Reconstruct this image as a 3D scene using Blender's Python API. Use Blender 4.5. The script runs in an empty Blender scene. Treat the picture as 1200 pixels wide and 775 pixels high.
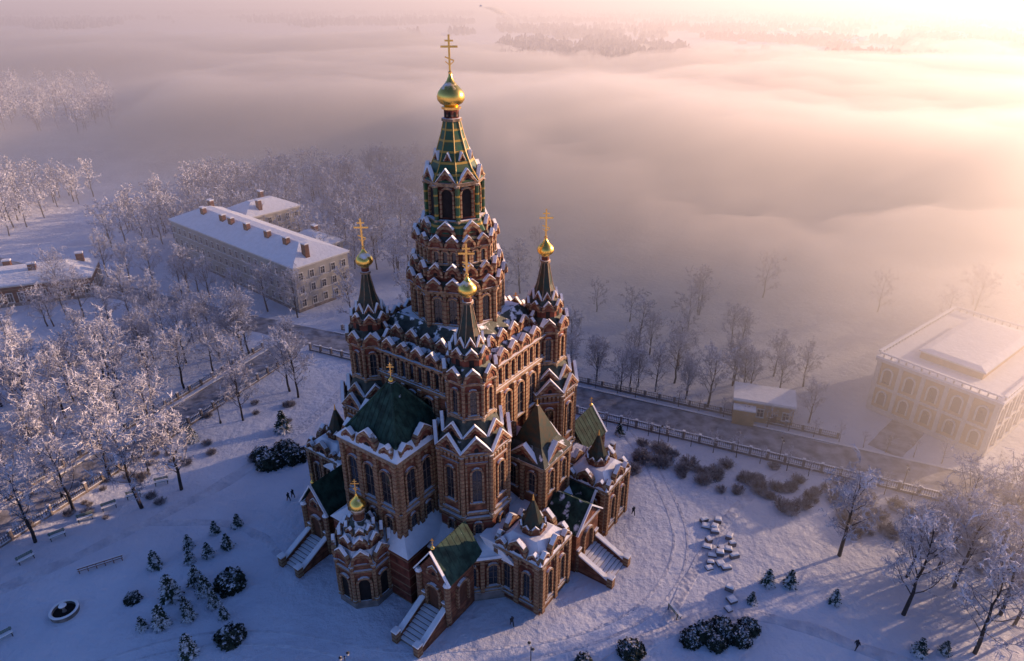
import bpy, math, random
import numpy as np
from mathutils import Matrix, Vector, noise
pi=math.pi
rnd=random.Random(11)
scene=bpy.context.scene
COL=scene.collection

# ------------------------------------------------------------ materials
def M(name,col,rough=.8,metal=0.,snow=None,var=.25,vs=1.5,col2=None,band=None,snowcol=(.80,.81,.84),bump=0.,bs=4.,patch=.35,spec=.3):
    m=bpy.data.materials.new(name); m.use_nodes=True
    nt=m.node_tree; N=nt.nodes; L=nt.links
    p=N['Principled BSDF']; p.inputs['Roughness'].default_value=rough
    p.inputs['Metallic'].default_value=metal
    p.inputs['Specular IOR Level'].default_value=spec
    tc=N.new('ShaderNodeTexCoord')
    no=N.new('ShaderNodeTexNoise'); no.inputs['Scale'].default_value=vs; no.inputs['Detail'].default_value=5
    L.new(tc.outputs['Object'],no.inputs['Vector'])
    mx=N.new('ShaderNodeMix'); mx.data_type='RGBA'
    c2=col2 if col2 else tuple(c*(1-var) for c in col)
    c1=col if col2 else tuple(min(1,c*(1+var)) for c in col)
    mr=N.new('ShaderNodeMapRange'); mr.inputs[1].default_value=.35; mr.inputs[2].default_value=.65
    L.new(no.outputs[0],mr.inputs[0]); L.new(mr.outputs[0],mx.inputs[0])
    mx.inputs[6].default_value=(*c1,1); mx.inputs[7].default_value=(*c2,1)
    out=mx.outputs[2]
    if band:
        sp=N.new('ShaderNodeSeparateXYZ'); L.new(tc.outputs['Object'],sp.inputs[0])
        a=N.new('ShaderNodeMath'); a.operation='DIVIDE'; L.new(sp.outputs[2],a.inputs[0]); a.inputs[1].default_value=band[0]
        f=N.new('ShaderNodeMath'); f.operation='FRACT'; L.new(a.outputs[0],f.inputs[0])
        l=N.new('ShaderNodeMath'); l.operation='LESS_THAN'; L.new(f.outputs[0],l.inputs[0]); l.inputs[1].default_value=band[1]
        b=N.new('ShaderNodeMix'); b.data_type='RGBA'; L.new(l.outputs[0],b.inputs[0]); L.new(out,b.inputs[6]); b.inputs[7].default_value=(*band[2],1)
        out=b.outputs[2]
    if snow is not None:
        g=N.new('ShaderNodeNewGeometry'); s=N.new('ShaderNodeSeparateXYZ'); L.new(g.outputs['Normal'],s.inputs[0])
        n2=N.new('ShaderNodeTexNoise'); n2.inputs['Scale'].default_value=vs*.8; n2.inputs['Detail'].default_value=4
        L.new(tc.outputs['Object'],n2.inputs['Vector'])
        ma=N.new('ShaderNodeMath'); ma.operation='MULTIPLY_ADD'; L.new(n2.outputs[0],ma.inputs[0]); ma.inputs[1].default_value=patch*2; ma.inputs[2].default_value=-patch
        ad=N.new('ShaderNodeMath'); ad.operation='ADD'; L.new(s.outputs[2],ad.inputs[0]); L.new(ma.outputs[0],ad.inputs[1])
        r=N.new('ShaderNodeMapRange'); r.inputs[1].default_value=snow; r.inputs[2].default_value=snow+.12
        L.new(ad.outputs[0],r.inputs[0])
        b=N.new('ShaderNodeMix'); b.data_type='RGBA'; L.new(r.outputs[0],b.inputs[0]); L.new(out,b.inputs[6]); b.inputs[7].default_value=(*snowcol,1)
        out=b.outputs[2]
        if metal>0:
            q=N.new('ShaderNodeMath'); q.operation='MULTIPLY_ADD'; L.new(r.outputs[0],q.inputs[0]); q.inputs[1].default_value=-metal; q.inputs[2].default_value=metal
            L.new(q.outputs[0],p.inputs['Metallic'])
        q=N.new('ShaderNodeMapRange'); q.inputs[3].default_value=rough; q.inputs[4].default_value=.85
        L.new(r.outputs[0],q.inputs[0]); L.new(q.outputs[0],p.inputs['Roughness'])
    L.new(out,p.inputs['Base Color'])
    if bump>0:
        n3=N.new('ShaderNodeTexNoise'); n3.inputs['Scale'].default_value=bs; n3.inputs['Detail'].default_value=6
        L.new(tc.outputs['Object'],n3.inputs['Vector'])
        bp=N.new('ShaderNodeBump'); bp.inputs['Distance'].default_value=bump; L.new(n3.outputs[0],bp.inputs['Height'])
        L.new(bp.outputs[0],p.inputs['Normal'])
    return m
SN=.74
MAT={
 'brick':M('red_brick',(.125,.036,.022),.85,snow=SN,var=.5,vs=.9,band=(1.5,.14,(.20,.125,.075))),
 'brick2':M('brown_brick',(.160,.066,.036),.85,snow=SN,var=.5,vs=1.1,band=(.9,.2,(.12,.036,.023))),
 'trim':M('buff_stone_trim',(.25,.165,.095),.8,snow=SN,var=.35,vs=2.,band=(.62,.3,(.16,.06,.035))),
 'cornice':M('cornice_stone',(.235,.16,.10),.8,snow=SN,var=.4,vs=2.),
 'stone':M('granite_plinth',(.20,.17,.16),.8,snow=SN,var=.3,vs=1.),
 'glass':M('window_glass',(.02,.022,.03),.12,var=.5,vs=.4,spec=.6),
 'frame':M('window_frame',(.11,.085,.07),.6),
 'door':M('oak_door',(.10,.04,.02),.6),
 'snow':M('roof_snow',(.80,.81,.84),.9,var=.04,vs=.8,bump=.12,bs=1.2),
 'sroof':M('patchy_snow_roof',(.05,.06,.05),.7,snow=.74,var=.4,vs=1.0,patch=.8,bump=.1,bs=1.5),
 'roof':M('green_copper_roof',(.024,.054,.038),.65,snow=.88,var=.5,vs=1.0,patch=.65,spec=.2),
 'tile':M('glazed_tile',(.012,.080,.038),.42,snow=.78,col2=(.05,.065,.02),vs=1.5,patch=.5,spec=.35,band=(1.3,.2,(.34,.22,.035))),
 'ochre':M('yellow_glazed_rib',(.42,.27,.06),.45,snow=.8,var=.2,vs=2),
 'tile2':M('dark_glazed_tile',(.018,.040,.032),.5,snow=.74,col2=(.06,.040,.022),vs=1.3,patch=.5,spec=.25),
 'gold':M('gilded_dome',(.98,.60,.13),.26,1.0,snow=.66,var=.08,vs=1.0,patch=.35),
 'goldc':M('gilded_cross',(.85,.52,.15),.3,1.0,var=.08),
 'dark':M('dark_opening',(.015,.012,.012),.9),
 'ywall':M('cream_stucco',(.40,.37,.32),.85,snow=SN,var=.12,vs=.3),
 'ywall2':M('ochre_stucco',(.50,.33,.16),.85,snow=SN,var=.15,vs=.6),
 'white':M('white_moulding',(.6,.57,.52),.8,snow=SN,var=.1),
 'iron':M('black_iron',(.03,.03,.035),.5,snow=.6),
 'wood':M('painted_wood',(.20,.08,.05),.7,snow=.6),
 'greenwood':M('green_painted_wood',(.05,.11,.08),.7,snow=.6),
 'bark':M('bark',(.04,.034,.035),.95,snow=.40,var=.3,vs=2.,patch=.4,snowcol=(.6,.61,.67)),
 'frost':M('hoar_frost_twigs',(.66,.68,.77),.95,col2=(.27,.27,.32),vs=.5),
 'frost2':M('hoar_frost_far',(.66,.68,.77),.95,col2=(.30,.30,.35),vs=.2),
 'spruce':M('spruce_needles',(.025,.045,.03),.9,snow=.60,var=.4,vs=1.6,patch=.6,snowcol=(.7,.71,.75)),
 'bushleaf':M('evergreen_leaves',(.025,.035,.025),.9,snow=.80,var=.4,vs=1.3,patch=.6,snowcol=(.65,.66,.7)),
 'shrub':M('shrub_twigs',(.10,.075,.07),.95,col2=(.50,.49,.53),vs=.9),
 'cloth':M('dark_coat',(.03,.03,.04),.9),
}

# ------------------------------------------------------------ builder
class B:
    def __init__(s): s.d={}; s.M=Matrix()
    def add(s,mat,vs,fs):
        V,F=s.d.setdefault(mat,([],[])); o=len(V)
        V.extend([tuple(s.M@Vector(v)) for v in vs]); F.extend([tuple(i+o for i in f) for f in fs])
    def box(s,mat,x0,x1,y0,y1,z0,z1):
        s.add(mat,[(x0,y0,z0),(x1,y0,z0),(x1,y1,z0),(x0,y1,z0),(x0,y0,z1),(x1,y0,z1),(x1,y1,z1),(x0,y1,z1)],
          [(3,2,1,0),(4,5,6,7),(0,1,5,4),(1,2,6,5),(2,3,7,6),(3,0,4,7)])
    def loft(s,mat,p0,p1,z0,z1,cap=True):
        n=len(p0); vs=[(x,y,z0) for x,y in p0]+[(x,y,z1) for x,y in p1]
        fs=[(i,(i+1)%n,n+(i+1)%n,n+i) for i in range(n)]
        if cap: fs+= [tuple(range(n,2*n)),tuple(reversed(range(n)))]
        s.add(mat,vs,fs)
    def fr(s,mat,R0,R1,z0,z1,n=8,rot=0,c=(0,0),cap=True):
        f=lambda R:[(c[0]+R*math.cos(rot+2*pi*i/n),c[1]+R*math.sin(rot+2*pi*i/n)) for i in range(n)]
        s.loft(mat,f(R0),f(R1),z0,z1,cap)
    def lathe(s,mat,prof,n=20,c=(0,0)):
        vs=[];fs=[]
        for r,z in prof:
            for i in range(n): vs.append((c[0]+r*math.cos(2*pi*i/n),c[1]+r*math.sin(2*pi*i/n),z))
        for k in range(len(prof)-1):
            for i in range(n): fs.append((k*n+i,k*n+(i+1)%n,(k+1)*n+(i+1)%n,(k+1)*n+i))
        s.add(mat,vs,fs)
    def pex(s,mat,pts,y0,y1):
        n=len(pts); vs=[(x,y0,z) for x,z in pts]+[(x,y1,z) for x,z in pts]
        s.add(mat,vs,[(i,(i+1)%n,n+(i+1)%n,n+i) for i in range(n)]+[tuple(range(n,2*n)),tuple(reversed(range(n)))])
    def strip(s,mat,A,C,y0,y1):
        n=len(A); vs=[(x,y1,z) for x,z in A]+[(x,y1,z) for x,z in C]+[(x,y0,z) for x,z in A]+[(x,y0,z) for x,z in C]
        fs=[]
        for i in range(n-1):
            fs+=[(i,i+1,n+i+1,n+i),(i,2*n+i,2*n+i+1,i+1),(n+i,n+i+1,3*n+i+1,3*n+i),(2*n+i,3*n+i,3*n+i+1,2*n+i+1)]
        fs+=[(0,n,3*n,2*n),(n-1,3*n-1,4*n-1,2*n-1)]
        s.add(mat,vs,fs)
    def strut(s,mat,p,q,r,n=5,r1=None):
        p=Vector(p);q=Vector(q);d=(q-p).normalized(); a=d.orthogonal().normalized(); b=d.cross(a)
        r1=r if r1 is None else r1
        vs=[tuple(c+(a*math.cos(2*pi*i/n)+b*math.sin(2*pi*i/n))*rr) for c,rr in((p,r),(q,r1)) for i in range(n)]
        s.add(mat,vs,[(i,(i+1)%n,n+(i+1)%n,n+i) for i in range(n)]+[tuple(range(n)),tuple(range(n,2*n))])
    def finish(s,name,loc=(0,0,0),rot=0.,single=False,smooth=()):
        e=bpy.data.objects.new(name,None); COL.objects.link(e); e.location=loc; e.rotation_euler=(0,0,rot)
        for k,(V,F) in s.d.items():
            me=bpy.data.meshes.new(k); me.from_pydata(V,[],F); me.materials.append(MAT[k])
            if k in smooth:
                for p in me.polygons: p.use_smooth=True
            o=bpy.data.objects.new('part_'+MAT[k].name,me); COL.objects.link(o); o.parent=e
        return e
    def single(s,name,loc=(0,0,0),rot=0.):
        V=[];F=[];mi=[];mats=[]
        for k,(v,f) in s.d.items():
            o=len(V);V+=v;F+=[tuple(i+o for i in q) for q in f];mi+=[len(mats)]*len(f);mats.append(MAT[k])
        me=bpy.data.meshes.new(name); me.from_pydata(V,[],F)
        for m in mats: me.materials.append(m)
        me.polygons.foreach_set('material_index',mi)
        o=bpy.data.objects.new(name,me); COL.objects.link(o); o.location=loc; o.rotation_euler=(0,0,rot)
        return o
def RZ(a): return Matrix.Rotation(a,4,'Z')
def T(x,y,z=0): return Matrix.Translation((x,y,z))
def AT(x,y,ang): return T(x,y)@RZ(ang-pi/2)

def arch(u,w,z0,zs,og=0.,n=8):
    r=w/2; p=[(u-r,z0)]
    for i in range(n+1):
        a=pi-pi*i/n; x=r*math.cos(a); p.append((u+x,zs+r*math.sin(a)+og*math.exp(-(x/(.32*r))**2)))
    return p+[(u+r,z0)]
def window(b,u,z0,w,h,y=0.,sill=True,mull=True):
    zs=z0+h-w/2
    b.pex('glass',arch(u,w,z0,zs),y+.01,y+.07)
    b.strip('trim',arch(u,w+.55,z0-.12,zs),arch(u,w,z0-.12,zs),y+0.,y+.32)
    if mull:
        b.box('frame',u-.05,u+.05,y+.07,y+.12,z0,z0+h-.05)
        for k in (.33,.62): b.box('frame',u-w/2+.02,u+w/2-.02,y+.075,y+.125,z0+h*k,z0+h*k+.08)
    if sill: b.box('cornice',u-w/2-.35,u+w/2+.35,y,y+.38,z0-.38,z0-.123)
def koko(b,u,z0,w,rise=.35,og=.35,y0=-.3,y1=.25,win=False):
    zs=z0+rise
    A=arch(u,w,z0,zs,og); C=arch(u,w*.72,z0,zs,og*.6); D=arch(u,w*.48,z0,zs,og*.4)
    b.strip('trim',A,C,y0,y1)
    b.strip('brick',C,D,y0,y1-.12)
    b.pex('brick2',D,y0,y1-.22)
    if win: b.pex('dark',arch(u,w*.26,z0+.15,zs),y1-.22,y1-.18)
    g=.07+.09*rnd.random()
    S=arch(u,w+g*1.5,z0,zs,og+g*.6)
    k=3 if rnd.random()<.6 else 4
    b.strip('snow',S[k:-3],A[k:-3],y0+.15,y1-.04)
def gable(b,u,z0,w,h,y0=-.3,y1=.2,sn=.2):
    A=[(u-w/2,z0),(u,z0+h),(u+w/2,z0)]
    C=[(u-w/2*.72,z0),(u,z0+h*.72),(u+w/2*.72,z0)]
    D=[(u-w/2*.5,z0),(u,z0+h*.5),(u+w/2*.5,z0)]
    b.strip('trim',A,C,y0,y1); b.strip('brick',C,D,y0,y1-.1); b.pex('brick2',D,y0,y1-.2)
    b.pex('dark',arch(u,w*.14,z0+.1,z0+h*.2,0,4),y1-.2,y1-.16)
    sn*=.5+.6*rnd.random()
    b.strip('snow',[(u-w/2-.02,z0+sn*.5),(u,z0+h+sn*1.2),(u+w/2+.02,z0+sn*.5)],A,y0+.15,y1-.03)
def around(b,base,c,R,n,rot,fn):
    a=R*math.cos(pi/n); w=2*R*math.sin(pi/n)
    for i in range(n):
        ang=rot+(i+.5)*2*pi/n
        b.M=base@T(*c)@RZ(ang-pi/2)@T(0,a); fn(w)
    b.M=base
def cols(b,base,c,R,n,rot,z0,z1,r=.25,mat='trim'):
    b.M=base
    for i in range(n):
        a=rot+2*pi*i/n; x=c[0]+R*math.cos(a); y=c[1]+R*math.sin(a)
        b.fr(mat,r,r,z0,z1,6,0,(x,y))
        b.fr('cornice',r*1.35,r*1.35,z1-.003,z1+.25,6,0,(x,y)); b.fr('cornice',r*1.3,r*1.3,z0-.1,z0+.3,6,.3,(x,y))
def onion(b,c,z,r,mat='gold'):
    pr=[(.5,-.12),(.52,0),(.80,.14),(.97,.38),(1.,.62),(.92,.9),(.72,1.16),(.46,1.42),(.26,1.68),(.14,1.95),(.07,2.3)]
    b.lathe(mat,[(p[0]*r,z+p[1]*r) for p in pr],24,c)
    return z+2.3*r
def cross(b,c,z,h):
    t=h*.028
    b.M=b.M@T(c[0],c[1],z)@RZ(math.radians(35))
    b.lathe('goldc',[(.01,-.1*h),(h*.05,-.03*h),(h*.055,.02*h),(.01,.08*h)],10)
    b.box('goldc',-t,t,-t,t,0,h)
    b.box('goldc',-h*.24,h*.24,-t*.9,t*.9,h*.66,h*.66+2*t)
    b.box('goldc',-h*.12,h*.12,-t*.9,t*.9,h*.82,h*.82+1.6*t)
    b.strut('goldc',(-h*.13,0,h*.42),(h*.13,0,h*.32),t*.9,4)
    for a in (-1,1):
        b.strut('goldc',(0,0,h*.2),(a*h*.12,0,h*.3),t*.6,4)

# ------------------------------------------------------------ cathedral
b=B(); I=Matrix(); b.M=I
def sq(h,ch=0.):
    if ch==0: return [(h,-h),(h,h),(-h,h),(-h,-h)]
    k=h-ch; return [(h,-k),(h,k),(k,h),(-k,h),(-h,k),(-h,-k),(-k,-h),(k,-h)]
def polywall(base,pts,fn):
    n=len(pts)
    for i in range(n):
        p=Vector(pts[i]);q=Vector(pts[(i+1)%n]); m=(p+q)/2; d=q-p
        ang=math.atan2(d.y,d.x)-pi/2
        b.M=base@AT(m.x,m.y,ang); fn(d.length)
    b.M=base
# gallery
b.loft('stone',sq(17.0,4.6),sq(17.0,4.6),-.5,1.2)
b.loft('brick',sq(16.7,4.5),sq(16.7,4.5),1.2,7.0)
b.loft('cornice',sq(17.1,4.6),sq(17.2,4.6),7.0,7.45)
b.loft('snow',sq(17.25,4.62),sq(17.1,4.6),7.45,7.7)
b.loft('snow',sq(17.0,4.6),sq(10.,2.6),7.65,10.3)
def galwin(L):
    n=max(1,int(L/2.7))
    for i in range(n):
        u=(i-(n-1)/2)*L/n*.95
        window(b,u,2.4,1.35,3.6)
    for i in range(n+1):
        u=(i-n/2)*L/n*.97
        b.box('trim',u-.28,u+.28,0,.42,1.2,7.0)
    b.box('cornice',-L/2+.1,L/2-.1,.0,.3,1.2,1.5)
polywall(I,sq(16.7,4.5),galwin)
# main body
H=10.2
b.loft('brick',sq(H),sq(H),7,31)
b.loft('brick2',sq(H+.25),sq(H+.25),20.5,27.2)
b.loft('cornice',sq(H+.5),sq(H+.6),27.2,27.75)
b.loft('cornice',sq(H+.5),sq(H+.8),30.9,31.4)
def bodyface(L):
    for i in range(13):
        window(b,(i-6)*1.5,28.1,.8,2.5,mull=False)
    for u in(-3.,0,3.): window(b,u,21.2,1.5,5.2,.27)
    for u in(-4.6,-1.5,1.5,4.6): b.box('trim',u-.3,u+.3,.25,.7,12,27.2)
    for u in(-3.,0,3.): window(b,u,13,1.3,5.2)
    for i in range(8): koko(b,(i-3.5)*2.62,31.4,2.5,.3,.45,-.2,.6,True)
polywall(I,sq(H),bodyface)
b.loft('sroof',sq(H+.2),sq(8.6),31.5,32.6)
def t2(L):
    for i in range(6): koko(b,(i-2.5)*2.7,32.4,2.5,.5,.5,-.4,.2)
polywall(I,sq(8.6),t2)
b.loft('sroof',sq(8.6),sq(6.2),32.6,35.0)
# central drum
b.fr('brick2',6.2,6.2,32,40.)
def drum(w):
    for u in(-1.05,1.05): window(b,u,35.3,1.15,3.6)
    b.box('trim',-.2,.2,0,.5,34.2,39.6)
    b.box('cornice',-w/2,w/2,0,.42,33.9,34.3)
    for i in range(6): b.box('trim',-w/2+.5+i*.68,-w/2+.85+i*.68,0,.3,39.2,39.65)
around(b,I,(0,0),6.2,8,0,drum)
cols(b,I,(0,0),6.3,8,0,33.5,39.5,.38)
b.fr('cornice',6.7,7.1,39.6,40.1)
def k2(w,n,z,rise,og,f=.95,y1=.25,win=False):
    for i in range(n): koko(b,(i-(n-1)/2)*w/n,z,w/n*f,rise,og,-.4,y1,win)
around(b,I,(0,0),6.9,8,0,lambda w:k2(w,2,40.1,.15,.4))
b.fr('sroof',6.8,6.0,40.1,41.4)
b.fr('brick',6.1,6.1,40.5,42.6)
around(b,I,(0,0),6.25,8,0,lambda w:k2(w,2,41.9,.3,.45,.9,.3,True))
b.fr('sroof',6.1,5.2,42.3,43.4)
b.fr('brick2',5.3,5.3,42.6,46)
around(b,I,(0,0),5.3,8,0,lambda w:[window(b,u,43.7,.6,1.5,mull=False) for u in(-1.2,0,1.2)])
b.fr('cornice',5.6,5.9,45.4,45.8)
around(b,I,(0,0),5.8,8,0,lambda w:k2(w,2,45.8,.15,.4))
b.fr('sroof',5.8,4.6,45.8,47.2)
b.fr('brick',4.7,4.6,46,47.8)
around(b,I,(0,0),4.75,8,0,lambda w:k2(w,1,46.9,.1,.5,.8))
b.fr('tile',4.9,4.0,47.4,48.8)
# lantern
b.fr('brick',3.3,3.3,48,54)
around(b,I,(0,0),3.3,8,0,lambda w:(b.pex('dark',arch(0,1.45,49.2,52.2),.02,.08),b.strip('trim',arch(0,1.95,49.2,52.2),arch(0,1.45,49.2,52.2),0,.35),b.box('cornice',-1.4,1.4,.1,.7,48.5,48.9)))
cols(b,I,(0,0),3.75,8,0,48.6,53.2,.3,'tile')
b.fr('cornice',3.9,4.1,53.3,53.8)
around(b,I,(0,0),4.0,8,0,lambda w:gable(b,0,53.8,w*.9,1.7,-.6,.1,.2))
TP=[(4.1,53.9),(3.0,55.3),(2.1,57.3),(1.45,59.3),(1.05,61.0)]
for (r0,z0),(r1,z1) in zip(TP,TP[1:]):
    b.fr('tile',r0,r1,z0,z1,8,0,(0,0),False)
    for i in range(8):
        a=2*pi*i/8; b.strut('ochre',(r0*math.cos(a),r0*math.sin(a),z0),(r1*math.cos(a),r1*math.sin(a),z1),.085)
around(b,I,(0,0),2.5,8,0,lambda w:gable(b,0,56.3,1.0,1.0,-.8,.25,.12))
b.fr('cornice',1.3,1.3,60.9,61.25); b.fr('brick',.95,.95,61.2,62.4); b.fr('goldc',1.2,1.25,62.3,62.6)
around(b,I,(0,0),.95,8,0,lambda w:b.pex('dark',arch(0,.35,61.4,61.9,0,4),0,.03))
zt=onion(b,(0,0),62.75,1.75)
b.M=I; cross(b,(0,0),zt-.2,4.3); b.M=I
# corner towers
q8=pi/8
def ctower(cx,cy):
    c=(cx,cy)
    b.fr('brick2',5.0,5.0,0,22.3,8,q8,c)
    b.fr('brick',5.12,5.12,7,11.4,8,q8,c)
    b.fr('cornice',5.35,5.45,11.2,11.7,8,q8,c)
    def f(w):
        window(b,0,14.3,1.3,5.2)
        b.strip('trim',[(-1.5,12.6),(-1.5,20.6),(1.5,20.6),(1.5,12.6)],[(-1.25,12.6),(-1.25,20.35),(1.25,20.35),(1.25,12.6)],0,.22)
        b.box('cornice',-1.5,1.5,0,.35,12.2,12.6)
        for i in range(5): b.box('trim',-1.45+i*.64,-1.1+i*.64,0,.3,20.9,21.6)
        window(b,0,8.4,.9,2.2,.1)
    around(b,I,c,5.0,8,q8,f)
    cols(b,I,c,5.05,8,q8,11.7,21.4,.33)
    b.fr('cornice',5.3,5.6,21.7,22.3,8,q8,c)
    around(b,I,c,5.45,8,q8,lambda w:gable(b,0,22.3,w*.98,2.3,-.5,.15))
    b.fr('sroof',5.2,4.0,22.3,24.2,8,q8,c,False)
    around(b,I,c,4.4,8,q8,lambda w:gable(b,0,24.0,w*.95,1.8,-.5,.1,.2))
    b.fr('sroof',4.2,3.3,24,26,8,q8,c,False)
    b.fr('brick',3.2,3.2,22,31.6,8,q8,c)
    def g(w):
        window(b,0,27.,.85,3.4)
        b.box('cornice',-w/2,w/2,0,.3,26.2,26.5)
    around(b,I,c,3.2,8,q8,g)
    cols(b,I,c,3.25,8,q8,26.,31.,.24)
    b.fr('cornice',3.45,3.7,31.2,31.7,8,q8,c)
    around(b,I,c,3.6,8,q8,lambda w:k2(w,1,31.7,.2,.5,.9))
    b.fr('sroof',3.5,2.5,31.8,33.6,8,q8,c)
    b.fr('brick',2.55,2.5,32.5,35.2,8,q8,c)
    around(b,I,c,2.55,8,q8,lambda w:b.pex('dark',arch(0,.6,33.4,34.3,0,4),0,.04))
    around(b,I,c,2.75,8,q8,lambda w:k2(w,1,34.5,.1,.45,.9,.15))
    b.fr('sroof',2.7,1.8,34.7,36.2,8,q8,c)
    around(b,I,c,1.95,8,q8,lambda w:gable(b,0,35.9,w*.9,1.2,-.4,.1,.18))
    for r0,r1,z0,z1 in((1.8,1.15,36,38.0),(1.15,.5,38.0,41.3)):
        b.fr('tile2',r0,r1,z0,z1,8,q8,c,False)
        for i in range(8):
            a=q8+i*pi/4; b.strut('cornice',(cx+r0*math.cos(a),cy+r0*math.sin(a),z0),(cx+r1*math.cos(a),cy+r1*math.sin(a),z1),.06)
    b.fr('cornice',.75,.75,41.2,41.5,8,q8,c); b.fr('brick',.55,.55,41.4,42.1,8,q8,c)
    z=onion(b,c,42.3,1.2)
    cross(b,c,z-.2,4.0); b.M=I
for sx in(-1,1):
    for sy in(-1,1): ctower(8.85*sx,8.85*sy)
def stair(b,base,w,zt,y0,run,n=9,cheek=.55):
    b.M=base
    for i in range(n):
        z=zt*(1-(i+1)/(n+1)); b.box('stone',-w/2,w/2,y0+run*i/n,y0+run*(i+1)/n,-.3,z+.0)
        b.box('snow',-w/2,w/2,y0+run*i/n+.05,y0+run*(i+1)/n-.02,z+.003,z+.05) if i%2 else None
    for s in(-1,1):
        x0=s*w/2;x1=s*(w/2+cheek); a,c_=min(x0,x1),max(x0,x1)
        vs=[];
        for x in(a,c_): vs+=[(x,y0-.2,-.3),(x,y0+run+.2,-.3),(x,y0+run+.2,.8),(x,y0-.2,zt+1.0)]
        b.add('brick2',vs,[(0,1,2,3),(4,5,6,7),(0,4,5,1),(1,5,6,2),(2,6,7,3),(3,7,4,0)])
        vs=[]
        for x in(a-.1,c_+.1): vs+=[(x,y0-.25,zt+1.0),(x,y0+run+.25,.8),(x,y0+run+.25,1.05),(x,y0-.25,zt+1.25)]
        b.add('snow',vs,[(0,1,2,3),(4,5,6,7),(0,4,5,1),(1,5,6,2),(2,6,7,3),(3,7,4,0)])
        b.box('trim',a-.15,c_+.15,y0+run-.1,y0+run+.75,-.3,1.6); b.box('snow',a-.2,c_+.2,y0+run-.15,y0+run+.8,1.6,1.85)
        b.box('trim',a-.15,c_+.15,y0-.5,y0+.2,-.3,zt+1.7); b.box('snow',a-.2,c_+.2,y0-.55,y0+.25,zt+1.7,zt+1.9)
def groof(b,base,w,z0,h,y0,y1,mat='roof',sn=True):
    b.M=base; t=.18
    for s in(-1,1):
        b.add(mat,[(s*w/2,y0,z0),(s*w/2,y1,z0),(0,y1,z0+h),(0,y0,z0+h),(s*w/2,y0,z0+t),(s*w/2,y1,z0+t),(0,y1,z0+h+t),(0,y0,z0+h+t)],
          [(0,1,2,3),(4,5,6,7),(0,1,5,4),(1,2,6,5),(2,3,7,6),(3,0,4,7)])
        m=int((y1-y0)/.8)
        for i in range(m):
            y=y0+(i+.5)*(y1-y0)/m; b.strut(mat,(s*w/2,y,z0+t),(0,y,z0+h+t),.05,4)
    b.strip('snow',[(-w/2-.15,z0+.1),(0,z0+h+.35),(w/2+.15,z0+.1)],[(-w/2,z0),(0,z0+h+.1),(w/2,z0)],y1-.15,y1+.2)
def boxwall(cx,cy,hx,hy,z0,z1,mat,fn,base):
    b.M=base; b.box(mat,cx-hx,cx+hx,cy-hy,cy+hy,z0,z1)
    for ang,a,w in((0,hx,2*hy),(pi/2,hy,2*hx),(pi,hx,2*hy),(-pi/2,hy,2*hx)):
        b.M=base@T(cx,cy)@RZ(ang-pi/2)@T(0,a); fn(w)
    b.M=base
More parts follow.
